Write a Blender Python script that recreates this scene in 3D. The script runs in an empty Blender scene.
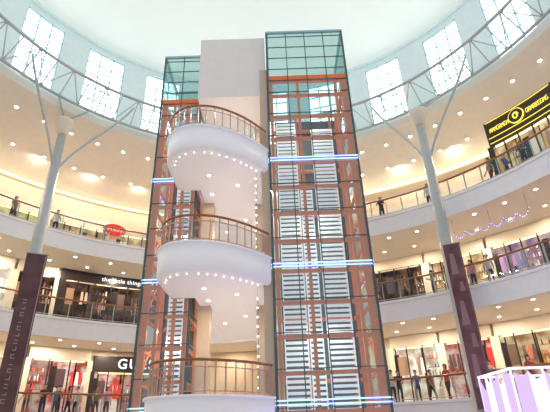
import bpy, bmesh, math, random
from mathutils import Vector, Matrix
random.seed(4)
scene = bpy.context.scene
COL = scene.collection
R = math.radians
scene.view_settings.view_transform = 'Standard'

# ------------------------------------------------------------------ materials
def mat(name, col, rough=0.5, metal=0.0, emit=None, es=0.0, var=0.0, vscale=3.0):
    m = bpy.data.materials.new(name); m.use_nodes = True
    nt = m.node_tree; b = nt.nodes['Principled BSDF']
    b.inputs['Base Color'].default_value = (*col, 1)
    b.inputs['Roughness'].default_value = rough
    b.inputs['Metallic'].default_value = metal
    if emit:
        b.inputs['Emission Color'].default_value = (*emit, 1)
        b.inputs['Emission Strength'].default_value = es
    tc = nt.nodes.new('ShaderNodeTexCoord')
    if var > 0:
        n = nt.nodes.new('ShaderNodeTexNoise'); n.inputs['Scale'].default_value = vscale
        nt.links.new(tc.outputs['Object'], n.inputs['Vector'])
        r = nt.nodes.new('ShaderNodeValToRGB')
        r.color_ramp.elements[0].position = .3; r.color_ramp.elements[1].position = .7
        r.color_ramp.elements[0].color = (*[c*(1-var) for c in col], 1)
        r.color_ramp.elements[1].color = (*[min(1, c*(1+var*.5)) for c in col], 1)
        nt.links.new(n.outputs['Fac'], r.inputs[0]); nt.links.new(r.outputs[0], b.inputs['Base Color'])
    return m

def emat(name, col, s):
    m = bpy.data.materials.new(name); m.use_nodes = True
    nt = m.node_tree; nt.nodes.clear()
    e = nt.nodes.new('ShaderNodeEmission'); o = nt.nodes.new('ShaderNodeOutputMaterial')
    e.inputs[0].default_value = (*col, 1); e.inputs[1].default_value = s
    nt.links.new(e.outputs[0], o.inputs[0]); return m

def glassmat(name, tint, gl=0.08, rough=0.03, haze=None, hz=0.0):
    m = bpy.data.materials.new(name); m.use_nodes = True
    nt = m.node_tree; nt.nodes.clear()
    t = nt.nodes.new('ShaderNodeBsdfTransparent'); t.inputs[0].default_value = (*tint, 1)
    g = nt.nodes.new('ShaderNodeBsdfGlossy'); g.inputs['Roughness'].default_value = rough
    g.inputs[0].default_value = (.75, .92, 1, 1)
    mx = nt.nodes.new('ShaderNodeMixShader'); mx.inputs[0].default_value = gl
    o = nt.nodes.new('ShaderNodeOutputMaterial')
    nt.links.new(t.outputs[0], mx.inputs[1]); nt.links.new(g.outputs[0], mx.inputs[2])
    last = mx
    if hz > 0:
        d = nt.nodes.new('ShaderNodeBsdfDiffuse'); d.inputs[0].default_value = (*haze, 1)
        m2 = nt.nodes.new('ShaderNodeMixShader'); m2.inputs[0].default_value = hz
        nt.links.new(mx.outputs[0], m2.inputs[1]); nt.links.new(d.outputs[0], m2.inputs[2]); last = m2
    nt.links.new(last.outputs[0], o.inputs[0]); return m

def displaymat(name, base, low, s, dim=.45, pw=1.7):
    """glowing shop interior: bays of differing brightness"""
    m = bpy.data.materials.new(name); m.use_nodes = True
    nt = m.node_tree; nt.nodes.clear(); L = nt.links
    tc = nt.nodes.new('ShaderNodeTexCoord')
    b = nt.nodes.new('ShaderNodeTexBrick'); b.inputs['Scale'].default_value = 1
    b.inputs['Brick Width'].default_value = pw; b.inputs['Row Height'].default_value = 30
    b.inputs['Mortar Size'].default_value = .05
    b.inputs['Color1'].default_value = (1, 1, 1, 1); b.inputs['Color2'].default_value = (dim, dim*.92, dim*.85, 1); b.inputs['Mortar'].default_value = (.12, .09, .07, 1)
    b.offset = 0; L.new(tc.outputs['UV'], b.inputs['Vector'])
    n = nt.nodes.new('ShaderNodeTexNoise'); n.inputs['Scale'].default_value = 1.4; n.inputs['Detail'].default_value = 3
    L.new(tc.outputs['UV'], n.inputs['Vector'])
    r = nt.nodes.new('ShaderNodeValToRGB'); r.color_ramp.elements[0].position = .40; r.color_ramp.elements[1].position = .60
    r.color_ramp.elements[0].color = (*low, 1); r.color_ramp.elements[1].color = (*base, 1)
    L.new(n.outputs['Fac'], r.inputs[0])
    m2 = nt.nodes.new('ShaderNodeMix'); m2.data_type = 'RGBA'; m2.blend_type = 'MULTIPLY'; m2.inputs[0].default_value = 1
    L.new(r.outputs[0], m2.inputs[6]); L.new(b.outputs['Color'], m2.inputs[7])
    e = nt.nodes.new('ShaderNodeEmission'); e.inputs[1].default_value = s
    L.new(m2.outputs[2], e.inputs[0])
    o = nt.nodes.new('ShaderNodeOutputMaterial'); L.new(e.outputs[0], o.inputs[0]); return m

M = dict(
 fascia=mat('white_plaster', (.86, .86, .90), .45, emit=(.92, .94, 1), es=.06, var=.03),  # faint emission added so the plaster reads as lit
 soffit=mat('cream_soffit', (.88, .83, .74), .6, var=.03),
 wall=mat('warm_wall', (.66, .52, .38), .6, var=.15, vscale=.5),
 dome=mat('dome_fill_glow', (.74, .78, .75), .8, emit=(.93, 1, .95), es=.30, var=.10, vscale=.08),  # plain ceiling; glow added to it as fill light from above
 drum=mat('drum_plaster', (.66, .76, .76), .7, emit=(.8, .97, 1), es=.14, var=.04),  # emission brightens the drum wall, which is no source itself
 floor=mat('polished_floor', (.5, .44, .38), .2, var=.15),
 sky=emat('bright_daylight_pane', (.88, .98, 1), 4.2),
 mull=mat('pale_mullion', (.26, .42, .46), .4, .1, emit=(.5, .8, .85), es=.12),  # small emission put in so the bars look paler
 steel=mat('grey_steel', (.42, .47, .48), .4, .2, var=.08),
 truss=mat('pale_truss_steel', (.50, .55, .56), .4, .1, var=.08),
 colm=mat('column_paint', (.52, .55, .56), .4, var=.06),
 cap=mat('cream_capital', (.84, .75, .62), .5),
 orange=mat('rust_orange_steel', (.74, .17, .04), .4, var=.12, emit=(1, .22, .03), es=.15),  # emission lifts the orange; the steel is not a lamp
 darkm=mat('dark_mullion', (.08, .13, .14), .35, .3),
 dark=mat('brown_shaft_wall', (.13, .11, .10), .5, var=.5, vscale=1.0),
 slat=mat('white_louver', (.90, .92, .93), .4, emit=(.93, .98, 1), es=.32),  # slats given their own glow to look brighter behind glass
 tglass=glassmat('tower_glass', (.76, .91, .93), .15),
 gglass=glassmat('green_glass', (.60, .80, .76), .16, haze=(.33, .58, .53), hz=.22),
 rglass=glassmat('rail_glass', (.84, .87, .87), .06),
 wood=mat('brown_handrail', (.36, .14, .06), .35, var=.2, vscale=6),
 rail=mat('pink_steel_rail', (.62, .38, .30), .35, .3),
 led=emat('blue_led', (.28, .48, 1), 2.8),
 bulb=emat('warm_bulb', (1, .90, .72), 4.5),
 light_source=emat('downlight_lens', (1, .88, .62), 10),
 trim=mat('lamp_trim', (.8, .78, .72), .4),
 cove=emat('cove_glow', (1, .80, .45), 2.2),
 white=mat('white_panel', (.93, .91, .95), .45, emit=(.97, .95, 1), es=.12, var=.02),  # landing glow put into the material in place of local lighting
 box=mat('core_box_panel', (.84, .79, .76), .55, emit=(1, .95, .9), es=.06, var=.03),  # panel lightened by a little added emission
 beige=mat('beige_column', (.64, .52, .40), .55, var=.05),
 blackb=mat('black_board', (.03, .022, .025), .3),
 maroon=mat('mauve_maroon_banner', (.15, .075, .085), .8, var=.3, vscale=1.4),
 rose=mat('mauve_rose_banner', (.21, .10, .12), .8, var=.5, vscale=1.2),
 pinkp=mat('pale_print', (.45, .36, .36), .6),
 rosep=mat('rose_print', (.36, .20, .23), .6),
 wtext=emat('white_lettering', (1, 1, 1), 1.6),
 redl=emat('red_sign_light', (1, .05, .03), 1.0),
 gold=emat('gold_sign_light', (1, .70, .10), 2.0),
 olive=mat('dark_bronze', (.04, .03, .018), .4, .3),
 purple=emat('violet_glow', (.66, .48, 1), 1.25),
 lilac=emat('lilac_glow', (.88, .80, 1), 1.35),
 d_warm=displaymat('shop_warm', (1, .80, .46), (.50, .28, .12), 1.10),
 d_red=displaymat('shop_red', (1, .78, .64), (.62, .10, .07), 1.0, .45, 1.3),
 d_dark=displaymat('shop_dark', (.34, .20, .12), (.07, .045, .04), .6),
 d_green=displaymat('shop_green', (.98, .86, .38), (.40, .42, .12), 1.0),
 d_white=displaymat('shop_white', (1, .92, .76), (.62, .44, .30), 1.15, .5),
 d_pink=displaymat('shop_pink', (1, .80, .68), (.42, .26, .40), .95),
)
def merch(c): return mat('merchandise', c, .6, emit=c, es=.35)  # goods carry their own emission for a shop-lit look
PAL = {
 'd_warm': [merch(c) for c in ((.45,.22,.10),(.85,.75,.6),(.12,.07,.05),(.7,.4,.15),(.5,.12,.08))],
 'd_red': [merch(c) for c in ((.80,.05,.04),(.95,.9,.88),(.55,.04,.04),(.10,.05,.06),(.06,.05,.08))],
 'd_dark': [merch(c) for c in ((.12,.07,.06),(.35,.2,.12),(.6,.45,.3),(.05,.05,.07))],
 'd_green': [merch(c) for c in ((.2,.35,.08),(.9,.75,.2),(.6,.12,.06),(.85,.85,.7))],
 'd_white': [merch(c) for c in ((.9,.86,.8),(.35,.22,.15),(.12,.12,.16),(.65,.10,.08),(.2,.28,.40))],
 'd_pink': [merch(c) for c in ((.45,.25,.5),(.9,.5,.5),(.2,.2,.45),(.95,.85,.85),(.15,.08,.12))],
}

# ------------------------------------------------------------------ mesh helper
class MB:
    def __init__(s): s.v = []; s.f = []
    def box(s, x0, x1, y0, y1, z0, z1):
        b = len(s.v)
        s.v += [(x0,y0,z0),(x1,y0,z0),(x1,y1,z0),(x0,y1,z0),(x0,y0,z1),(x1,y0,z1),(x1,y1,z1),(x0,y1,z1)]
        s.f += [tuple(b+i for i in q) for q in [(0,3,2,1),(4,5,6,7),(0,1,5,4),(1,2,6,5),(2,3,7,6),(3,0,4,7)]]
        return s
    def obox(s, c, ax, ay, az, hx, hy, hz, taper=1.0):
        c = Vector(c); b = len(s.v)
        for k in (-1, 1):
            t = taper if k > 0 else 1
            for i, j in ((-1,-1),(1,-1),(1,1),(-1,1)):
                s.v.append(tuple(c + ax*hx*i*t + ay*hy*j*t + az*hz*k))
        s.f += [tuple(b+i for i in q) for q in [(0,3,2,1),(4,5,6,7),(0,1,5,4),(1,2,6,5),(2,3,7,6),(3,0,4,7)]]
        return s
    def tube(s, pts, r, n=8):
        pts = [Vector(p) for p in pts]; N = len(pts); b = len(s.v)
        rs = r if isinstance(r, (list, tuple)) else [r]*N
        ref = None
        for i, p in enumerate(pts):
            t = (pts[min(i+1, N-1)] - pts[max(i-1, 0)]).normalized()
            if ref is None:
                ref = Vector((0,0,1)) if abs(t.z) < .9 else Vector((1,0,0))
            u = t.cross(ref).normalized(); w = u.cross(t).normalized(); ref = w
            for k in range(n):
                a = 2*math.pi*k/n
                s.v.append(tuple(p + (u*math.cos(a) + w*math.sin(a))*rs[i]))
        for i in range(N-1):
            for k in range(n):
                a = b+i*n+k; c = b+i*n+(k+1) % n
                s.f.append((a, c, c+n, a+n))
        s.f.append(tuple(b+k for k in range(n))[::-1]); s.f.append(tuple(b+(N-1)*n+k for k in range(n)))
        return s
    def grid(s, rows, closed_prof=False, caps=False):
        b = len(s.v); m = len(rows[0])
        for r in rows: s.v += [tuple(p) for p in r]
        for i in range(len(rows)-1):
            for k in range(m if closed_prof else m-1):
                a = b+i*m+k; c = b+i*m+(k+1) % m
                s.f.append((a, c, c+m, a+m))
        if caps:
            s.f.append(tuple(b+k for k in range(m))[::-1]); s.f.append(tuple(b+(len(rows)-1)*m+k for k in range(m)))
        return s
    def prism(s, outline, z0, z1):
        b = len(s.v); n = len(outline)
        s.v += [(x,y,z0) for x, y in outline] + [(x,y,z1) for x, y in outline]
        for i in range(n):
            j = (i+1) % n; s.f.append((b+i, b+j, b+n+j, b+n+i))
        s.f.append(tuple(b+i for i in range(n))[::-1]); s.f.append(tuple(b+n+i for i in range(n)))
        return s
    def mesh(s, name, m, smooth=False):
        me = bpy.data.meshes.new(name); me.from_pydata(s.v, [], s.f); me.update()
        bm = bmesh.new(); bm.from_mesh(me); bmesh.ops.recalc_face_normals(bm, faces=bm.faces); bm.to_mesh(me); bm.free()
        for mm in (m if isinstance(m, list) else [m]): me.materials.append(mm)
        if smooth:
            for p in me.polygons: p.use_smooth = True
        return me

def link(name, me, parent=None, label=None, category=None, group=None, kind=None):
    o = bpy.data.objects.new(name, me); COL.objects.link(o)
    if parent is not None:
        o.parent = parent; o.matrix_parent_inverse = parent.matrix_basis.inverted()
    if label: o['label'] = label
    if category: o['category'] = category
    if group: o['group'] = group
    if kind: o['kind'] = kind
    return o
def add(name, mb, m, parent=None, smooth=False, **k):
    return link(name, mb.mesh(name, m, smooth), parent, **k)
def empty(name, loc, label, category, group=None):
    o = bpy.data.objects.new(name, None); o.empty_display_size = .3; COL.objects.link(o)
    o.matrix_basis = Matrix.Translation(Vector(loc)); o['label'] = label; o['category'] = category
    if group: o['group'] = group
    return o
def struct(name, mb, m, smooth=False):
    return add(name, mb, m, smooth=smooth, kind='structure')

# ------------------------------------------------------------------ plan of the atrium
CX, CY = .26, 12.2
TX, TY = -.6, 12.2
def sst(x): x = max(0, min(1, x)); return x*x*(3-2*x)
def RR(phi): return 14.0 + 4.8*sst((phi-65)/55)
def P(phi, dr, z):
    # walkways are deeper on the east side of the ring
    if dr > 1.2: dr = 1.2+(dr-1.2)*(1+.55*(1-sst((phi-65)/55)))
    r = RR(phi)+dr; a = R(phi); return Vector((CX+r*math.cos(a), CY+r*math.sin(a), z))
def T(phi, r, z):
    a = R(phi); return Vector((TX+r*math.cos(a), TY+r*math.sin(a), z))
def frange(a, b, st):
    n = max(1, int(round(abs(b-a)/st))); return [a+(b-a)*i/n for i in range(n+1)]
def axes(phi):
    a = R(phi); return Vector((math.sin(a), -math.cos(a), 0)), Vector((-math.cos(a), -math.sin(a), 0)), Vector((0,0,1))
def sweep(prof, a, b, st=1.5):
    mb = MB(); mb.grid([[P(f, d, z) for d, z in prof] for f in frange(a, b, st)], True, True); return mb

LV = [.75, 5.92, 11.1]
WD = 3.8
GZ = -1.7
OPEN_R = 16.4
A0, A1 = -12, 186

mb = MB(); mb.prism([(CX+26*math.cos(R(a)), CY+26*math.sin(R(a))) for a in range(0, 360, 5)], GZ-.2, GZ)
struct('floor', mb, M['floor'])
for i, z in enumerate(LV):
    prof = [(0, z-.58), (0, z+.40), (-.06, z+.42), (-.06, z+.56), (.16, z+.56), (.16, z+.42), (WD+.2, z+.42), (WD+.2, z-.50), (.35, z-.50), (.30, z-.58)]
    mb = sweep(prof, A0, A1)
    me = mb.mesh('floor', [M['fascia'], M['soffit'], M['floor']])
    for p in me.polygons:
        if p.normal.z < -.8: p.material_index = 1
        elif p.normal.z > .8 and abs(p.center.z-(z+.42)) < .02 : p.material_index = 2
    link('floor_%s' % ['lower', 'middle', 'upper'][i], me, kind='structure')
mb = sweep([(WD, GZ), (WD, 16.3), (WD+.2, 16.3), (WD+.2, GZ)], A0, A1)
struct('wall_back', mb, M['wall'])
mb = MB(); rows = []
for f in frange(A0, A1, 1.5):
    o_ = P(f, WD+.25, 16.35)
    rows.append([T(f, OPEN_R, 19.0), T(f, OPEN_R, 19.5), T(f, OPEN_R+.3, 19.5), o_+Vector((0,0,.4)), o_])
mb.grid(rows, True, True); struct('ceiling_gallery', mb, M['soffit'])
# drum wall with window openings
WC = [-4, 10, 25, 40.5, 56.5, 73, 88, 103, 118, 133, 148.5, 164, 179]
HW = 4.6
DZ0, DZ1, WZ0, WZ1 = 19.4, 25.7, 19.75, 25.1
mb = MB()
def tseg(mb, a, b, r0, r1, z0, z1, st=1.5):
    mb.grid([[T(f, r0, z0), T(f, r0, z1), T(f, r1, z1), T(f, r1, z0)] for f in frange(a, b, st)], True, True)
tseg(mb, A0, A1, OPEN_R+.1, OPEN_R+.4, DZ0, WZ0)
tseg(mb, A0, A1, OPEN_R+.1, OPEN_R+.4, WZ1, DZ1)
edges = [A0] + [e for w in WC for e in (w-HW, w+HW)] + [A1]
for i in range(0, len(edges)-1, 2):
    if edges[i+1] > edges[i]: tseg(mb, edges[i], edges[i+1], OPEN_R+.1, OPEN_R+.4, WZ0, WZ1)
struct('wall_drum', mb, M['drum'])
for k, w in enumerate(WC):
    root = bpy.data.objects.new('window_%d' % (k+1), None); COL.objects.link(root)
    root.matrix_basis = Matrix.Translation(T(w, OPEN_R+.25, WZ0)); root['kind'] = 'structure'
    mb = MB(); mb.grid([[T(f, OPEN_R+.33, WZ0), T(f, OPEN_R+.33, WZ1)] for f in frange(w-HW, w+HW, 1.4)])
    add('pane', mb, M['sky'], root)
    mb = MB()
    for q in range(4):
        f = w-HW+.1 + (2*HW-.2)*q/3
        u, n, zz = axes(f); mb.obox(T(f, OPEN_R+.22, (WZ0+WZ1)/2), u, n, zz, .035, .06, (WZ1-WZ0)/2)
    for q in range(6):
        z = WZ0+.04+(WZ1-WZ0-.08)*q/5
        mb.grid([[T(f, OPEN_R+.16, z-.026), T(f, OPEN_R+.16, z+.026), T(f, OPEN_R+.28, z+.026), T(f, OPEN_R+.28, z-.026)] for f in frange(w-HW, w+HW, 1.4)], True, True)
    add('window_frame', mb, M['mull'], root)
mb = MB(); rows = []
for j in range(0, 13):
    t = j/12; r = (OPEN_R+.5)*(1-t)+.01; z = 25.7+5.4*math.sin(t*math.pi/2)
    rows.append([T(a, r, z) for a in frange(-30, 210, 4)])
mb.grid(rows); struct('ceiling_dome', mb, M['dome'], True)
mb = MB(); mb.grid([[T(f, OPEN_R-.1, 25.55), T(f, OPEN_R-.1, 25.75), T(f, OPEN_R+.5, 25.75), T(f, OPEN_R+.5, 25.55)] for f in frange(A0, A1, 1.5)], True, True)
struct('trim_1', mb, M['drum'])

# ------------------------------------------------------------------ downlights
def disc_mesh():
    mb = MB(); n = 12
    mb.tube([(0,0,0),(0,0,-.04)], .15, n)
    k = len(mb.f); mb.tube([(0,0,-.04),(0,0,-.055)], .11, n)
    me = mb.mesh('downlight', [M['trim'], M['light_source']])
    for i, p in enumerate(me.polygons):
        if i >= k: p.material_index = 1
    return me
DM = disc_mesh()
def downlight(loc, grp, sc=1.0):
    o = link('downlight', DM, label='round recessed warm downlight glowing in cream soffit', category='ceiling light', group=grp)
    o.location = loc; o.scale = (sc, sc, sc)
for z, nm in ((LV[1], 'lower'), (LV[2], 'middle')):
    for a, b in ((18, 70), (112, 158)):
        for i, f in enumerate(frange(a, b, 6.5)):
            downlight(P(f, .95, z-.5), nm+' gallery downlights', .85)
            downlight(P(f+3, 2.5, z-.5), nm+' gallery downlights', .85)
def topc(f, t):
    a = T(f, OPEN_R, 19.0); b = P(f, WD+.25, 16.35); return a.lerp(b, t)
for a, b in ((18, 72), (108, 160)):
    for i, f in enumerate(frange(a, b, 6)):
        downlight(topc(f, .22), 'upper gallery downlights')
        downlight(topc(f+2.5, .62), 'upper gallery downlights')

def alight(loc, e, size, col, rot=(0,0,0)):
    l = bpy.data.lights.new('light_source', 'AREA'); l.shape = 'DISK'; l.size = size; l.energy = e; l.color = col
    o = bpy.data.objects.new('lamp_or_fill_light', l); o.location = loc; o.rotation_euler = rot; COL.objects.link(o); o['kind'] = 'structure'
WARM = (1, .82, .60)
for z in LV[1:]:
    for f in (24, 36, 48, 60, 72, 100, 112, 122, 132, 142, 152):
        alight(P(f, 2.6, z-.56), 112, .3, WARM)
for f in (24, 36, 48, 60, 72, 90, 108, 120, 130, 140, 150):
    alight(topc(f, .6)+Vector((0,0,-.1)), 190, .3, (1, .85, .68))

# ------------------------------------------------------------------ railings
def railing(fa, fb, z, label):
    root = empty('balcony_railing', P((fa+fb)/2, .05, z), label, 'railing', 'gallery railings')
    fs = frange(fa, fb, 1.5)
    mb = MB(); mb.tube([P(f, .05, z+1.08) for f in fs], .055, 8); add('handrail', mb, M['wood'], root, True)
    mb = MB(); mb.tube([P(f, .05, z+.10) for f in fs], .025, 6); add('bottom_rail', mb, M['steel'], root, True)
    mb = MB(); mb.grid([[P(f, .05, z+.14), P(f, .05, z+1.0)] for f in fs]); add('glass_panel', mb, M['rglass'], root)
    for f in frange(fa, fb, 4.0):
        u, n, zz = axes(f); mb = MB(); mb.obox(P(f, .05, z+.52), u, n, zz, .025, .03, .52)
        add('post', mb, M['steel'], root)
for z in LV:
    railing(8, 70, z+.56, 'curved glass balcony railing with brown wooden handrail')
    railing(112, 168, z+.56, 'curved glass balcony railing with brown wooden handrail')

# ------------------------------------------------------------------ truss ring
root = empty('ring_truss', (TX, TY+16, 20), 'grey steel lattice ring truss circling the atrium below the skylights', 'roof truss')
RO, RI, ZO, ZI = 16.15, 14.7, 19.6, 20.8
for r, z, w in ((RO, ZO, .10), (RI, ZI, .10)):
    mb = MB(); mb.tube([T(f, r, z) for f in frange(-5, 185, 2)], w, 8); add('chord', mb, M['truss'], root, True)
fs = frange(5, 177, 4.3)
for i, f in enumerate(fs):
    mb = MB(); mb.tube([T(f, RO, ZO), T(f, RI, ZI)], .045, 6); add('strut', mb, M['truss'], root)
    if i < len(fs)-1:
        g = fs[i+1]
        mb = MB(); mb.tube([T(f, RO, ZO), T(g, RI, ZI)] if i % 2 else [T(g, RO, ZO), T(f, RI, ZI)], .035, 6); add('strut', mb, M['truss'], root)

# ------------------------------------------------------------------ columns
def column(x, y, zt, label, phi):
    root = empty('column', (x, y, GZ), label, 'column', 'atrium columns')
    mb = MB(); mb.tube([(x,y,GZ),(x,y,GZ+.25),(x,y,GZ+.26),(x,y,6),(x,y,zt-.9)], [.55,.55,.38,.35,.25], 20); add('shaft', mb, M['colm'], root, True)
    mb = MB(); mb.tube([(x,y,zt-1.15),(x,y,zt-1.0),(x,y,zt-.35),(x,y,zt-.1),(x,y,zt)], [.27,.33,.56,.58,.50], 20); add('capital', mb, M['cap'], root, True)
    for sg in (-1, 1):
        p0 = Vector((x, y, zt-4.0)); p3 = T(phi+sg*13, RI+.4, ZI-.42)
        p1 = p0 + Vector((0,0,1.0)) + (p3-p0)*.22; p2 = p0.lerp(p3, .72) + Vector((0,0,-.5))
        pts = []
        for k in range(11):
            t = k/10; pts.append(p0*(1-t)**3 + p1*3*t*(1-t)**2 + p2*3*t*t*(1-t) + p3*t**3)
        mb = MB(); mb.tube(pts, .075, 8); add('branch_arm', mb, M['truss'], root, True)
        mb = MB(); mb.tube([(x,y,zt-.05), T(phi+sg*3.5, RO, ZO-.09)], .06, 8); add('brace', mb, M['truss'], root, True)
column(-13.2, 22.9, 18.3, 'tall tapered grey column with cream capital and branching arms', 139)
column(9.0, 22.3, 17.6, 'tall tapered grey column with cream capital and branching arms', 46.5)

def banner(x, y, z0, z1, w, fab, pr, label, rose):
    n = Vector((-x, -y, 0)).normalized(); u = Vector((0,0,1)).cross(n).normalized(); zz = Vector((0,0,1))
    c = Vector((x, y, 0)) + n*.48
    root = empty('hanging_banner', c+zz*z0, label, 'banner', 'column banners')
    mb = MB(); mb.obox(c+zz*(z0+z1)/2, u, n, zz, w/2, .02, (z1-z0)/2); add('fabric', mb, fab, root)
    for z in (z0, z1):
        mb = MB(); mb.tube([c-u*(w/2+.06)+zz*z, c+u*(w/2+.06)+zz*z], .035, 8); add('rod', mb, M['steel'], root)
    if rose:
        for k, (a, b) in enumerate(((.12, .3), (.34, .42), (.47, .62), (.68, .74), (.79, .93))):
            za = z0+(z1-z0)*a; zb = z0+(z1-z0)*b
            mb = MB(); mb.obox(c+n*.03+u*w*(.12 if k % 2 else -.1)+zz*(za+zb)/2, u, n, zz, w*(.16 if k % 2 else .22), .006, (zb-za)/2, .55); add('print_panel', mb, pr, root)
    else:
        # vertical lettering strokes running up the cloth
        z = z0+.8; k = 0
        while z < z1-2.6:
            h = (.20, .14, .22, .17)[k % 4]; cc = c+n*.03-u*.1*w+zz*(z+h/2)
            mb = MB(); mb.obox(cc-zz*h*.5, u, n, zz, .085, .006, .018); add('print_mark', mb, pr, root)
            if k % 3 != 2: mb = MB(); mb.obox(cc+u*(.07 if k % 2 else -.07), u, n, zz, .016, .006, h*.42); add('print_mark', mb, pr, root)
            if k % 2 == 0: mb = MB(); mb.obox(cc+zz*h*.25, u, n, zz, .085, .006, .018); add('print_mark', mb, pr, root)
            z += h+.15; k += 1
    mb = MB(); mb.obox(c+n*.03+u*w*.44+zz*(z0+z1)/2, u, n, zz, w*.02, .008, (z1-z0)/2-.1); add('printed_border', mb, pr, root)
    for z in (z1-.3, z0+.3):
        mb = MB(); mb.tube([c+zz*z, Vector((x,y,z))], .03, 6); add('bracket', mb, M['steel'], root)
banner(-12.95, 22.7, .9, 9.0, .98, M['maroon'], M['pinkp'], 'long mauve-brown fabric banner with pale vertical lettering on column', False)
banner(9.15, 22.1, .7, 8.5, .80, M['rose'], M['rosep'], 'long mauve banner with faint pink print on grey column', True)

# ------------------------------------------------------------------ glass lift towers
def tower(x0, x1, y0, y1, label, slats, posts, wide):
    root = empty('elevator_tower', ((x0+x1)/2, (y0+y1)/2, GZ), label, 'elevator tower', 'glass lift towers')
    top, mid = 19.05, 16.0
    for px in posts:
        hw = .15 if px in wide else .065
        for py in (y0+.12, y1-.3):
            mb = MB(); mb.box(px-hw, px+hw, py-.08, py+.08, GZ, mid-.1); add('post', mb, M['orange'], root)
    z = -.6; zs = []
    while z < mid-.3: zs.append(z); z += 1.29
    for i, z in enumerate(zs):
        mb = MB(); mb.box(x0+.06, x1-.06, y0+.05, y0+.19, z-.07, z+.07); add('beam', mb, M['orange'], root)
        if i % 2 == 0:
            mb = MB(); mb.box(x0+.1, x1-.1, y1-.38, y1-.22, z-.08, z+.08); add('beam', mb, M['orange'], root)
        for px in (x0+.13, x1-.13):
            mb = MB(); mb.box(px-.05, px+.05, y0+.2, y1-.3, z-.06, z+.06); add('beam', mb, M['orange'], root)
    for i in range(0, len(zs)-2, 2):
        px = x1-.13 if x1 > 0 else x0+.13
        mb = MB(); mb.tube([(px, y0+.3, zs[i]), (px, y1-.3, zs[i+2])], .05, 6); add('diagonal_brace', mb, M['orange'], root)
    mb = MB(); mb.box(x0, x1, y0, y0+.35, mid-.12, mid+.10); mb.box(x0, x0+.2, y0+.35, y1, mid-.12, mid+.10); mb.box(x1-.2, x1, y0+.35, y1, mid-.12, mid+.10)
    add('ring_beam', mb, M['orange'], root)
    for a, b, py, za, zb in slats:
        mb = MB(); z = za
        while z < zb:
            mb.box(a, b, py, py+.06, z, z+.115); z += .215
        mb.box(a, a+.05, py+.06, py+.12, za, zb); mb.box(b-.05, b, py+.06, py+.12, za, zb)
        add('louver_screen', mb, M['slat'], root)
    mb = MB(); mb.box(x0+.3, x1-.3, y1-.12, y1-.02, GZ, mid-.3); add('shaft_wall', mb, M['dark'], root)
    def quad(a, b):
        return lambda z0, z1: MB().grid([[(a[0],a[1],z0),(a[0],a[1],z1)],[(b[0],b[1],z0),(b[0],b[1],z1)]])
    for q in (quad((x0,y0),(x1,y0)), quad((x0,y0+.01),(x0,y1)), quad((x1,y0+.01),(x1,y1))):
        add('glass_wall', q(GZ, mid-.13), M['tglass'], root)
        add('upper_glass', q(mid+.11, top), M['gglass'], root)
    add('upper_glass', quad((x0,y1),(x1,y1))(mid+.11, top), M['gglass'], root)
    mb = MB(); n = max(2, int(round((x1-x0)/1.0)))
    for i in range(n+1):
        px = x0+.03+(x1-x0-.06)*i/n; mb.box(px-.02, px+.02, y0-.05, y0-.002, GZ, top)
    z = GZ+.6+.645
    while z < top:
        mb.box(x0, x1, y0-.04, y0-.003, z-.014, z+.014)
        mb.box(x0-.03, x0-.003, y0, y1, z-.014, z+.014); mb.box(x1+.003, x1+.03, y0, y1, z-.014, z+.014); z += 1.29 if z < mid-1 else .75
    for i in (0, 3):
        py = y0+(y1-y0)*i/3; mb.box(x0-.05, x0-.002, py-.02, py+.02, GZ, top); mb.box(x1+.002, x1+.05, py-.02, py+.02, GZ, top)
    add('mullion_grid', mb, M['darkm'], root)
    mb = MB()
    mb.box(x0-.06, x1+.06, y0-.06, y0+.06, top, top+.12); mb.box(x0-.06, x1+.06, y1-.06, y1+.06, top, top+.12)
    mb.box(x0-.06, x0+.06, y0+.06, y1-.06, top, top+.12); mb.box(x1-.06, x1+.06, y0+.06, y1-.06, top, top+.12)
    add('roof_cap', mb, M['mull'], root)
    for z in (LV[0]+.25, LV[1]+.15, LV[2]):
        for dz in (-.07, .07):
            mb = MB(); mb.box(x0, x1, y0-.09, y0-.055, z+dz-.022, z+dz+.022)
            mb.box(x0-.08, x0-.055, y0, y1, z+dz-.022, z+dz+.022); mb.box(x1+.055, x1+.08, y0, y1, z+dz-.022, z+dz+.022)
            add('led_strip', mb, M['led'], root)
    for z in (4.2, 9.4, 14.8):  # unseen lights added to brighten the shaft interior
        alight(((x0+x1)/2, y0+1.1, z), 48, .3, (1, .95, .88))
    return root
tower(-.15, 3.82, 17.2, 20.6, 'tall glass lift tower with orange frame, white louvers, blue lights',
      [(.2, 1.2, 19.2, GZ+.3, 14.6), (2.0, 3.1, 19.2, GZ+.3, 14.2), (1.3, 1.9, 19.9, GZ+.3, 11.0)], [.02, 1.32, 3.2, 3.62], (3.62,))
tower(-5.82, -3.72, 18.7, 21.6, 'narrower glass lift tower with orange steel frame and green top',
      [(-5.1, -4.4, 20.6, GZ+.3, 14.2)], [-5.62, -5.1, -4.4, -3.90], (-5.62,))

root = empty('lift_core', (-2, 18.5, GZ), 'cream panelled box and columns between the two glass lift towers', 'lift core')
mb = MB(); mb.box(-3.66, -.28, 17.5, 20.6, 15.1, 19.1); add('top_box', mb, M['box'], root)
mb = MB(); mb.box(-.56, -.20, 17.28, 17.95, GZ, 16.6); add('edge_column', mb, M['beige'], root)
mb = MB(); mb.box(-3.6, -3.05, 19.9, 20.5, GZ, 15.1); add('inner_column', mb, M['beige'], root)
mb = MB(); mb.box(-1.0, -.62, 20.2, 20.6, GZ, 15.1); add('inner_column', mb, M['beige'], root)

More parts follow.
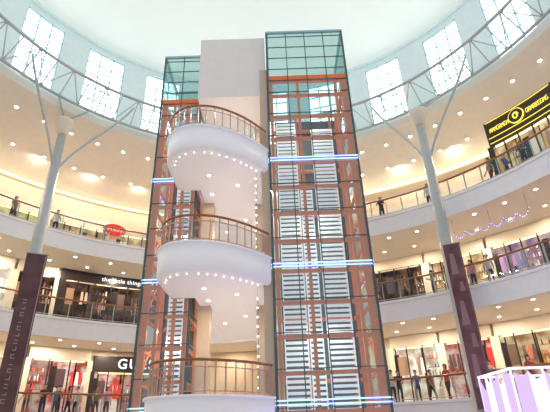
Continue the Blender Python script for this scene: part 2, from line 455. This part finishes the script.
def catmull(pts, n=5):
    out = []
    for i in range(len(pts)-1):
        p0 = Vector(pts[max(i-1,0)]); p1 = Vector(pts[i]); p2 = Vector(pts[i+1]); p3 = Vector(pts[min(i+2, len(pts)-1)])
        for k in range(n):
            t = k/n; out.append(.5*((2*p1)+(p2-p0)*t+(2*p0-5*p1+4*p2-p3)*t*t+(3*p1-p0-3*p2+p3)*t**3))
    out.append(Vector(pts[-1])); return out
edge = catmull([(-4.6,18.55),(-4.62,17.2),(-4.55,16.2),(-4.25,15.55),(-3.75,15.15),(-3.1,15.02),(-2.4,15.15),(-1.75,15.50),(-1.15,16.0),(-.7,16.5),(-.35,16.95),(-.25,17.1)], 4)
def inset(e, d):
    out = []
    for i, p in enumerate(e):
        t = (e[min(i+1, len(e)-1)]-e[max(i-1, 0)]).normalized(); out.append(p + Vector((-t.y, t.x))*d)
    return out
_bm = bmesh.new(); bmesh.ops.create_icosphere(_bm, subdivisions=1, radius=.042); bulb_me = bpy.data.meshes.new('bulb'); _bm.to_mesh(bulb_me); _bm.free(); bulb_me.materials.append(M['bulb'])
for li, z in enumerate(LV):
    root = empty('lift_landing', (-2.5, 17, z-.75), 'white curved drum-like lift landing between the glass towers', 'landing', 'lift landings')
    inner = inset(edge, .20)
    out = [tuple(p) for p in inner[:-1]] + [(-.6, 17.0), (-.6, 28.0), (-3.5, 28.0), (-3.5, 18.6)]
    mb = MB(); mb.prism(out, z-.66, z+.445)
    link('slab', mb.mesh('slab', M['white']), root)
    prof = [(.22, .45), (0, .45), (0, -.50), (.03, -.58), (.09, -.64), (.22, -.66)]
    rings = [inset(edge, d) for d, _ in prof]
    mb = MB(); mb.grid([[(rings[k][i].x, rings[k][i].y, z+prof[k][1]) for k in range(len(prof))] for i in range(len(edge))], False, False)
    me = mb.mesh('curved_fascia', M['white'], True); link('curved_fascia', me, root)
    e2 = inset(edge, -.04)
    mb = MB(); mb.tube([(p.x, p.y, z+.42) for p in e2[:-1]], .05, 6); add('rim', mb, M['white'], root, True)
    r2 = empty('landing_railing', (-2.5, 16, z+.45), 'curved pink-brown steel railing with glass around lift landing', 'railing', 'landing railings')
    e3 = inset(edge, .08)
    mb = MB(); mb.tube([(p.x, p.y, z+1.52) for p in e3], .05, 8); add('handrail', mb, M['wood'], r2, True)
    for h in (.12, .85):
        mb = MB(); mb.tube([(p.x, p.y, z+.45+h) for p in e3], .022, 6); add('cross_rail', mb, M['rail'], r2, True)
    mb = MB(); mb.grid([[(p.x, p.y, z+.6), (p.x, p.y, z+1.27)] for p in e3]); add('glass_panel', mb, M['rglass'], r2)
    for i, p in enumerate(e3):
        if i % 2 == 0:
            mb = MB(); mb.box(p.x-.022, p.x+.022, p.y-.022, p.y+.022, z+.45, z+1.5); add('post', mb, M['rail'], r2)
    r3 = empty('light_string', (-2.5, 16, z-.8), 'arc of small warm bulbs under the curved landing edge', 'string lights', 'landing light strings')
    acc = 0; prev = None
    for p in inset(edge, .35)[8:-4]:
        if prev is not None: acc += (p-prev).length
        prev = p
        if acc >= .30 or acc == 0:
            acc = .001
            b = link('bulb', bulb_me, r3); b.location = Vector((p.x, p.y, z-.69)); b.scale = (.6,)*3
    for bx, by in ((-2.9, 17.2), (-1.7, 18.2), (-3.0, 19.0), (-1.6, 22), (-2.8, 23.5)):
        downlight((bx, by, z-.66), 'landing downlights', .7)
    if li > 0: alight((-2.3, 18.3, z-.73), 80, .3, (1, .80, .58)); alight((-2.1, 23.5, z-.73), 100, .3, WARM)
alight((-2.1, 18.8, 15.05), 150, .3, (1, .84, .66))
r3 = empty('light_string', (-.62, 17.25, 10), 'vertical string of small warm bulbs on beige column', 'string lights', 'vertical light strings')
mb = MB(); mb.tube([(-.78, 17.0, 1.3), (-.78, 17.0, 10.3)], .008, 5); add('cord', mb, M['darkm'], r3)
for i in range(25):
    zb = 1.5+i*.355
    if abs(zb-LV[1]) < .9: continue
    b = link('bulb', bulb_me, r3); b.location = (-.80, 16.97, zb); b.scale = (.95,)*3

# ------------------------------------------------------------------ storefronts
def curvetext(txt, phi, dr, z, size, m, parent, nm='lettering', sp=1.0, bold=.0):
    c = bpy.data.curves.new('t', 'FONT'); c.body = txt; c.size = size; c.extrude = .02; c.align_x = 'CENTER'; c.align_y = 'CENTER'; c.offset = bold; c.space_character = sp
    t = bpy.data.objects.new('t', c); COL.objects.link(t)
    bpy.context.view_layer.update()
    me = bpy.data.meshes.new_from_object(t.evaluated_get(bpy.context.evaluated_depsgraph_get()))
    bpy.data.objects.remove(t)
    me.materials.clear(); me.materials.append(m)
    rr = RR(phi)+dr
    for vv in me.vertices:
        x, y, h = vv.co
        vv.co = P(phi - math.degrees(x/rr), dr-h, z+y)
    me.update()
    return link(nm, me, parent)
def storefront(lv, fa, fb, disp, sign, label, text=None, tsize=.5, dr=WD, ztop=None, sh=.7, tphi=None, sp=1.0, bold=0):
    z0 = LV[lv]+.42; z1 = ztop if ztop else (LV[lv+1]-.52 if lv < 2 else 15.4)
    f0 = (fa+fb)/2
    root = empty('storefront', P(f0, dr-.1, z0), label, 'shop front', 'gallery shop fronts')
    fs = frange(fa, fb, 1.0); d = dr-.12
    mb = MB(); mb.grid([[P(f, d, z0+.1), P(f, d, z1-sh-.05)] for f in fs])
    me = mb.mesh('display_window', M[disp]); uv = me.uv_layers.new()
    for lp in me.loops:
        co = me.vertices[lp.vertex_index].co
        ang = math.degrees(math.atan2(co.y-CY, co.x-CX)); uv.data[lp.index].uv = (R(ang)*20, co.z)
    link('display_window', me, root)
    mb = MB(); mb.grid([[P(f, d-.14, z1-sh), P(f, d-.14, z1), P(f, d+.02, z1), P(f, d+.02, z1-sh)] for f in fs], True, True)
    add('sign_board', mb, M[sign], root)
    mb = MB(); mb.grid([[P(f, d-.10, z1-sh-.10), P(f, d-.10, z1-sh-.03), P(f, d-.02, z1-sh-.03), P(f, d-.02, z1-sh-.10)] for f in fs[1:-1]], True, True)
    add('header_light', mb, M['cove'] if disp != 'd_dark' else M['cap'], root)
    nseg = max(2, int(round((fb-fa)/3)))
    dk = sign in ('blackb', 'olive')
    for i in range(nseg+1):
        f = fa+(fb-fa)*i/nseg; u, n, zz = axes(f)
        w = .16 if i in (0, nseg) else .035
        mb = MB(); mb.obox(P(f, d-.10, (z0+z1-sh)/2), u, n, zz, w, .05, (z1-sh-z0)/2)
        add('shop_pilaster' if w > .1 else 'glazing_bar', mb, M['blackb'] if dk or w < .1 else M['cap'], root)
    pal = PAL[disp]; zt = z1-sh-.25
    for i in range(nseg):
        a = fa+(fb-fa)*i/nseg+.45; b = fa+(fb-fa)*(i+1)/nseg-.45
        if b-a < .8: continue
        style = (i + int(fa)) % 3
        if style == 0:
            for zz_ in (zt-.55, zt-1.05, zt-1.55):
                mb = MB(); mb.grid([[P(f, d-.04, zz_-.02), P(f, d-.04, zz_+.02), P(f, d-.01, zz_+.02), P(f, d-.01, zz_-.02)] for f in frange(a, b, .5)], True, True)
                add('shelf', mb, M['blackb'] if dk else M['wood'], root)
                f = a+.1
                while f < b-.2:
                    wd = random.uniform(.16, .40); u, n, zz = axes(f+wd/2); h = random.uniform(.14, .36)
                    mb = MB(); mb.obox(P(f+wd/2, d-.03, zz_+.02+h/2), u, n, zz, wd*.14, .018, h/2, random.choice((1, .7, .45)))
                    add('merchandise', mb, random.choice(pal), root); f += wd+random.uniform(.1, .3)
        elif style == 1:
            f = a+.1; m_ = random.choice(pal)
            while f < b-.2:
                u, n, zz = axes(f); h = random.uniform(.7, 1.0)
                mb = MB(); mb.obox(P(f, d-.03, zt-.45-h/2), u, n, zz, .11, .02, h/2, .6)
                add('merchandise', mb, random.choice((m_, random.choice(pal))), root); f += random.uniform(.55, .8)
        else:
            # large poster and a dark doorway beside it
            u, n, zz = axes(a+(b-a)*.3); mb = MB(); mb.obox(P(a+(b-a)*.3, d-.03, zt-.85), u, n, zz, .28, .015, .55); add('poster', mb, random.choice(pal), root)
            u, n, zz = axes(a+(b-a)*.8); mb = MB(); mb.obox(P(a+(b-a)*.8, d-.03, zt-1.0), u, n, zz, .18, .015, .85); add('door_leaf', mb, M['blackb'], root)
    if text: curvetext(text, tphi if tphi else f0, d-.20, z1-sh/2, tsize, M['wtext'], root, sp=sp, bold=bold)
    return root, z1, d
storefront(0, 134.5, 143, 'd_warm', 'cap', 'warmly lit shop front with cream header')
storefront(0, 124.5, 134, 'd_red', 'cap', 'bright shop front with red and white merchandise')
storefront(0, 113.5, 124, 'd_red', 'blackb', 'shop front with black header and white letters', 'GUESS', .88, tphi=116.3, sh=1.0, ztop=LV[1]-.85, bold=.012, sp=1.22)
storefront(0, 60, 69, 'd_white', 'cap', 'bright shop front with shelves and cream header')
storefront(0, 50.5, 59.5, 'd_red', 'cap', 'lit shop front with red and dark merchandise')
storefront(0, 38, 50, 'd_warm', 'cap', 'warmly lit shop front with cream header')
storefront(1, 139, 150, 'd_white', 'cap', 'bright shop front with cream header')
storefront(1, 132, 138.5, 'd_dark', 'cap', 'dim brown shop front with cream header')
storefront(1, 114, 131.5, 'd_dark', 'blackb', 'dark shop front with black header and small white letters', 'the little things she needs', .42, tphi=118.4, sp=1.10, bold=.0)
storefront(1, 60, 72, 'd_dark', 'cap', 'dim shop front with cream header')
storefront(1, 48, 59.5, 'd_warm', 'cap', 'warmly lit shop front with glazing bars')
storefront(1, 30, 47.5, 'd_pink', 'cap', 'pink lit shop front with coloured displays')
storefront(2, 136, 150, 'd_green', 'cap', 'green and yellow lit food outlet front', ztop=14.6)
storefront(2, 124, 135.5, 'd_warm', 'cap', 'warmly lit restaurant front with cream header', ztop=14.6)
rt, z1, d = storefront(2, 113, 123.5, 'd_warm', 'wall', 'brown restaurant front with red oval sign', ztop=14.6)
mb = MB(); u, n, zz = axes(123.8); c = P(123.8, WD-.55, 14.0)
mb.v = [tuple(c+u*.80*math.cos(a)+zz*.46*math.sin(a)+n*k*.06) for k in (0, 1) for a in [2*math.pi*i/24 for i in range(24)]]
mb.f = [tuple(range(24)), tuple(range(24, 48))] + [(i, (i+1) % 24, 24+(i+1) % 24, 24+i) for i in range(24)]
add('sign_plate', mb, M['redl'], rt)
for k in range(5):
    mb = MB(); cc = c+n*.09+u*(-.44+k*.22); mb.tube([cc+zz*.11*math.sin(a)+u*.07*math.cos(a) for a in [j*.9+k for j in range(6)]], .016, 5)
    add('sign_script', mb, M['wtext'], rt)
storefront(2, 56, 72, 'd_warm', 'cap', 'warmly lit restaurant front with cream header', ztop=14.4)
storefront(2, 41, 55, 'd_dark', 'cap', 'dim restaurant front with cream header', ztop=14.4)
rt, z1, d = storefront(2, 24, 39.0, 'd_warm', 'olive', 'dark framed restaurant front with golden lettering and round emblem', dr=2.1, ztop=16.5, sh=1.7)
random.seed(9)
for f in [g for g in frange(25.6, 37.8, .52) if abs(g-32) > 1.8]:
    mb = MB(); u, n, zz = axes(f); c = P(f, d-.17, 15.78); k = random.randint(0, 2)
    pts = {0: [(-.05,-.14),(-.05,.13),(.04,.14),(.05,.03),(-.03,0),(.06,-.14)], 1: [(.06,.12),(-.02,.14),(-.06,.02),(-.03,-.13),(.06,-.12),(.06,0)], 2: [(-.06,-.13),(-.04,.12),(0,-.02),(.05,.13),(.06,-.13)]}[k]
    mb.tube([c+u*a+zz*b for a, b in pts], .020, 5)
    add('gold_letter', mb, M['gold'], rt)
for zz0 in (14.95, 16.40, 15.30):
    mb = MB(); mb.tube([P(f, d-.17, zz0) for f in frange(24.5, 38.6, 1)], .020, 6); add('gold_border', mb, M['gold'], rt)
mb = MB(); u, n, zz = axes(32); c = P(32, d-.2, 15.80)
mb.tube([c, c+n*.06], .46, 24); add('emblem', mb, M['gold'], rt)
mb = MB(); mb.tube([c+n*.07, c+n*.09], .41, 24); add('emblem_center', mb, M['olive'], rt)
mb = MB(); mb.tube([c+n*.10+u*.18*math.cos(a)*(1-.05*j)+zz*.18*math.sin(a) for j, a in enumerate([j*.8 for j in range(10)])], .045, 6); add('emblem_mark', mb, M['gold'], rt)
for (a, b), i in (((112, 160), 2), ((41, 72), 3)):
    mb = MB(); z = 16.1; mb.grid([[P(f, WD-.25, z), P(f, WD-.25, z+.12), P(f, WD-.02, z+.12), P(f, WD-.02, z)] for f in frange(a, b, 1.5)], True, True)
    struct('trim_%d' % i, mb, M['cove'])
r3 = empty('fairy_light_garland', P(42, .6, 8.5), 'garland of small blue-violet lights hanging over walkway', 'string lights')
pb = emat('violet_bulb', (.35, .35, 1), 3); bme = bulb_me.copy(); bme.materials.clear(); bme.materials.append(pb)
pts = []
for i in range(40):
    f = 33+16*i/39; pts.append(P(f, .8, 9.75-.35*abs(math.sin(i*.48))))
mb = MB(); mb.tube(pts, .01, 4); add('cord', mb, M['darkm'], r3)
for p in pts:
    b = link('bulb', bme, r3); b.location = p; b.scale = (.8,)*3
for f in (33.2, 41, 48.8):
    mb = MB(); mb.tube([P(f, .8, 9.7), P(f, .8, LV[2]-.5)], .01, 4); add('hanger', mb, M['darkm'], r3)

# promotional booth
bx0, bx1, by0, by1 = 7.7, 10.9, 16.1, 18.8
root = empty('promotion_booth', ((bx0+bx1)/2, (by0+by1)/2, GZ), 'white and violet glowing open promotional booth', 'booth')
bt = 1.8
for px in (bx0, bx0+1.07, bx0+2.13, bx1):
    for py in (by0, by1):
        mb = MB(); mb.box(px-.03, px+.03, py-.03, py+.03, GZ, bt-.08); add('post', mb, M['lilac'], root)
random.seed(3)
for i in range(6):
    w_ = (bx1-bx0-.16)/6; a = bx0+.08+w_*i
    mb = MB(); n_ = 7; sag = random.uniform(.1, .45)
    mb.grid([[(a+w_*k/n_, by0+.05*math.sin(k*1.9+i), GZ+.1), (a+w_*k/n_, by0+.05*math.sin(k*1.9+i), bt-.10-sag*abs(math.sin(math.pi*k/n_)))] for k in range(n_+1)])
    add('curtain_panel', mb, M['purple'] if i % 2 == 0 else M['lilac'], root, True)
for i in range(5):
    w_ = (by1-by0-.2)/5; a = by0+.1+w_*i
    mb = MB(); n_ = 7; sag = random.uniform(.1, .45)
    mb.grid([[(bx0+.05*math.sin(k*1.9+i), a+w_*k/n_, GZ+.1), (bx0+.05*math.sin(k*1.9+i), a+w_*k/n_, bt-.10-sag*abs(math.sin(math.pi*k/n_)))] for k in range(n_+1)])
    add('curtain_panel', mb, M['lilac'] if i % 2 else M['purple'], root, True)
mb = MB(); mb.box(bx0-.05, bx1+.05, by0-.05, by0+.05, bt-.08, bt); mb.box(bx0-.05, bx0+.05, by0+.05, by1, bt-.08, bt); mb.box(bx1-.05, bx1+.05, by0+.05, by1, bt-.08, bt); mb.box(bx0+.05, bx1-.05, by1-.1, by1, bt-.08, bt)
add('roof_frame', mb, M['lilac'], root)
alight((8.9, 15.6, 1.2), 60, .5, (.5, .25, 1), (R(-75), 0, 0))  # added violet light without a fixture, tints the booth area
alight((2.2, 16.6, -1.5), 90, .6, (.35, .3, 1), (R(170), 0, 0))  # added upward light for a violet tint at the tower base

# ------------------------------------------------------------------ people
SK = [mat('skin_tone', (.55, .34, .24), .5), mat('skin_tone_light', (.68, .46, .35), .5)]
HAIR = mat('black_hair', (.02, .015, .012), .5)
SHOE = mat('dark_shoe', (.03, .03, .03), .5)
def cloth(c): return mat('cloth', c, .8, var=.15, vscale=8)
def person_mesh(shirt, pants, sk, pose):
    V = []; E = []; Rr = []
    def v(x, y, z, r, par=None):
        V.append((x, y, z)); Rr.append(r if isinstance(r, tuple) else (r, r))
        if par is not None: E.append((par, len(V)-1))
        return len(V)-1
    pel = v(0,0,.93,(.15,.11)); sp = v(0,.01,1.12,(.125,.09),pel); ch = v(0,0,1.32,(.15,.10),sp); nb = v(0,.01,1.44,.07,ch)
    nk = v(0,.0,1.50,.052,nb); h1 = v(0,-.015,1.56,(.065,.07),nk); h2 = v(0,-.01,1.63,(.076,.09),h1); h3 = v(0,.005,1.69,(.06,.07),h2)
    v(0,-.115,1.605,.012,h2)
    for s in (-1, 1):
        v(s*.085,.0,1.61,.012,h2)
        sh = v(s*.17,.01,1.395,.062,ch)
        if pose == 'lean': el = v(s*.24,-.12,1.17,.045,sh); wr = v(s*.14,-.33,1.10,.031,el); hd = v(s*.12,-.40,1.09,(.036,.02),wr); dv = Vector((0,-1,-.25))
        elif pose == 'phone' and s == 1: el = v(s*.23,-.02,1.13,.045,sh); wr = v(s*.13,-.22,1.22,.031,el); hd = v(s*.10,-.27,1.27,(.036,.02),wr); dv = Vector((-.3,-.4,.8))
        elif pose == 'walk': el = v(s*.22,.05*s,1.12,.045,sh); wr = v(s*.23,-.06+.14*s,.90,.031,el); hd = v(s*.23,-.09+.15*s,.83,(.036,.02),wr); dv = Vector((0,-.2,-1))
        else: el = v(s*.22,.03,1.12,.045,sh); wr = v(s*.23,-.04,.88,.031,el); hd = v(s*.235,-.06,.81,(.036,.02),wr); dv = Vector((0,-.1,-1))
        dv.normalize(); side = Vector((0,1,0)) if abs(dv.z) > .6 else Vector((1,0,0))
        base = Vector(V[hd])
        for k, L in ((-1.5,.06),(-.5,.075),(.5,.08),(1.5,.07)):
            q = base + side*k*.018 + dv*.03; a = v(q.x,q.y,q.z,.011,hd)
            q = q + dv*L*.6; a = v(q.x,q.y,q.z,.009,a); q = q + (dv*.8+Vector((0,-.4,0)))*L*.5; v(q.x,q.y,q.z,.007,a)
        q = base + side*(-.045)+dv*.01; v(q.x,q.y,q.z,.010,hd)
        hp = v(s*.085,.0,.87,(.095,.095),pel)
        st = (.16*s if pose == 'walk' else .0)
        kn = v(s*.10,-.02-st*.6,.50,.062,hp); an = v(s*.105,.03-st,.09,.043,kn); v(s*.12,-.14-st,.035,(.042,.035),an)
    me = bpy.data.meshes.new('p'); me.from_pydata(V, E, []); me.update()
    o = bpy.data.objects.new('p', me); COL.objects.link(o)
    md = o.modifiers.new('s', 'SKIN'); md.use_smooth_shade = True
    for i, r in enumerate(Rr): me.skin_vertices[0].data[i].radius = r
    for i in range(len(V)): me.skin_vertices[0].data[i].use_root = (i == 0)
    sb = o.modifiers.new('u', 'SUBSURF'); sb.levels = 1; sb.render_levels = 1
    bpy.context.view_layer.update()
    m2 = bpy.data.meshes.new_from_object(o.evaluated_get(bpy.context.evaluated_depsgraph_get()))
    bpy.data.objects.remove(o)
    m2.materials.clear()
    for mm in (sk, shirt, pants, SHOE): m2.materials.append(mm)
    for p in m2.polygons:
        c = p.center
        arm = (abs(c.x) > .19 and c.z < 1.22) or c.y < -.17 and c.z > .8
        if c.z > 1.46: i = 0
        elif arm and c.z > .6: i = 0
        elif c.z > .95: i = 1
        elif c.z > .08: i = 2
        else: i = 3
        p.material_index = i; p.use_smooth = True
    return m2
def hair_mesh(long):
    bm = bmesh.new(); bmesh.ops.create_uvsphere(bm, u_segments=14, v_segments=9, radius=1)
    for w in bm.verts:
        x, y, z = w.co
        lo = -.25 if not long else -1.0
        if y < -.25 and z < .35: z = .35+(.1*z); y = max(y, -.8)
        if z < lo: z = lo
        if long and z < -.2 and y > -.2: z *= 2.0
        w.co = (x*.098, y*.112+.008, z*.115+1.645)
    me = bpy.data.meshes.new('hair'); bm.to_mesh(me); bm.free(); me.materials.append(HAIR)
    for p in me.polygons: p.use_smooth = True
    return me
HM = [hair_mesh(False), hair_mesh(True)]
VAR = [
 (person_mesh(cloth((.75,.75,.75)), cloth((.04,.05,.10)), SK[0], 'stand'), 0, 'white shirt and dark trousers, standing'),
 (person_mesh(cloth((.05,.05,.06)), cloth((.05,.07,.15)), SK[0], 'lean'), 0, 'black shirt and jeans, leaning on the railing'),
 (person_mesh(cloth((.60,.08,.08)), cloth((.03,.03,.04)), SK[1], 'walk'), 1, 'red top and black trousers, walking'),
 (person_mesh(cloth((.12,.20,.45)), cloth((.10,.09,.08)), SK[1], 'phone'), 0, 'blue shirt holding one hand up, standing'),
 (person_mesh(cloth((.70,.35,.45)), cloth((.08,.08,.12)), SK[1], 'stand'), 1, 'pink top and dark trousers with long hair'),
 (person_mesh(cloth((.25,.16,.10)), cloth((.06,.05,.05)), SK[0], 'walk'), 0, 'brown shirt and dark trousers, walking'),
]
random.seed(11)
def person(v, lv, phi, dr, face):
    me, h, lab = VAR[v]
    o = link('person', me, label='person in '+lab, category='person')
    p = P(phi, dr, LV[lv]+.425)
    hr = link('hair', HM[h], o)
    o.location = p; o.rotation_euler = (0, 0, R(phi-90+face)); s = random.uniform(.96, 1.06); o.scale = (s, s, s)
for a in [ (1,2,64,.62,0),(0,2,52.5,.7,30),(5,2,38,.7,-40),(3,2,35,.9,80),(1,2,30.5,.62,10),
           (2,1,49.5,.8,20),(4,1,47,.7,-10),(0,1,43.5,.7,10),(5,1,62,1.2,90),(3,1,56,1.2,-80),
           (3,0,62.5,.8,0),(1,0,66,.62,10),(4,0,51,.8,60),(0,0,48,.7,-20),(2,0,41,.8,30),(5,0,60,1.2,70),(2,0,56.5,.8,-30),(0,0,67.8,1.2,0),
           (5,2,144,.7,20),(0,2,136.5,.7,-30),(3,2,127,1.2,60),
           (5,0,141,.7,0),(1,0,133,.62,-10),(3,0,131,.7,20),(2,0,129,.7,60),(0,0,127.5,1.0,-50),(4,1,126,.9,60),(0,0,138,1.5,80),(5,0,124.5,.8,10),
           (2,0,135.2,.9,-60),(4,0,122.5,1.0,20),(1,0,130,1.4,40),(1,1,137,.62,0),(5,1,119.5,.9,0)]:
    person(*a)

w = bpy.data.worlds.new('World'); scene.world = w; w.use_nodes = True
w.node_tree.nodes['Background'].inputs[0].default_value = (.90, .93, 1, 1)
w.node_tree.nodes['Background'].inputs[1].default_value = .66
cam = bpy.data.cameras.new('Camera'); co = bpy.data.objects.new('Camera', cam); COL.objects.link(co)
cam.sensor_width = 36; cam.lens = 36*450/550; cam.clip_end = 200
co.matrix_world = Matrix.Rotation(R(90+27), 4, 'X') @ Matrix.Rotation(R(-2), 4, 'Z')
scene.camera = co
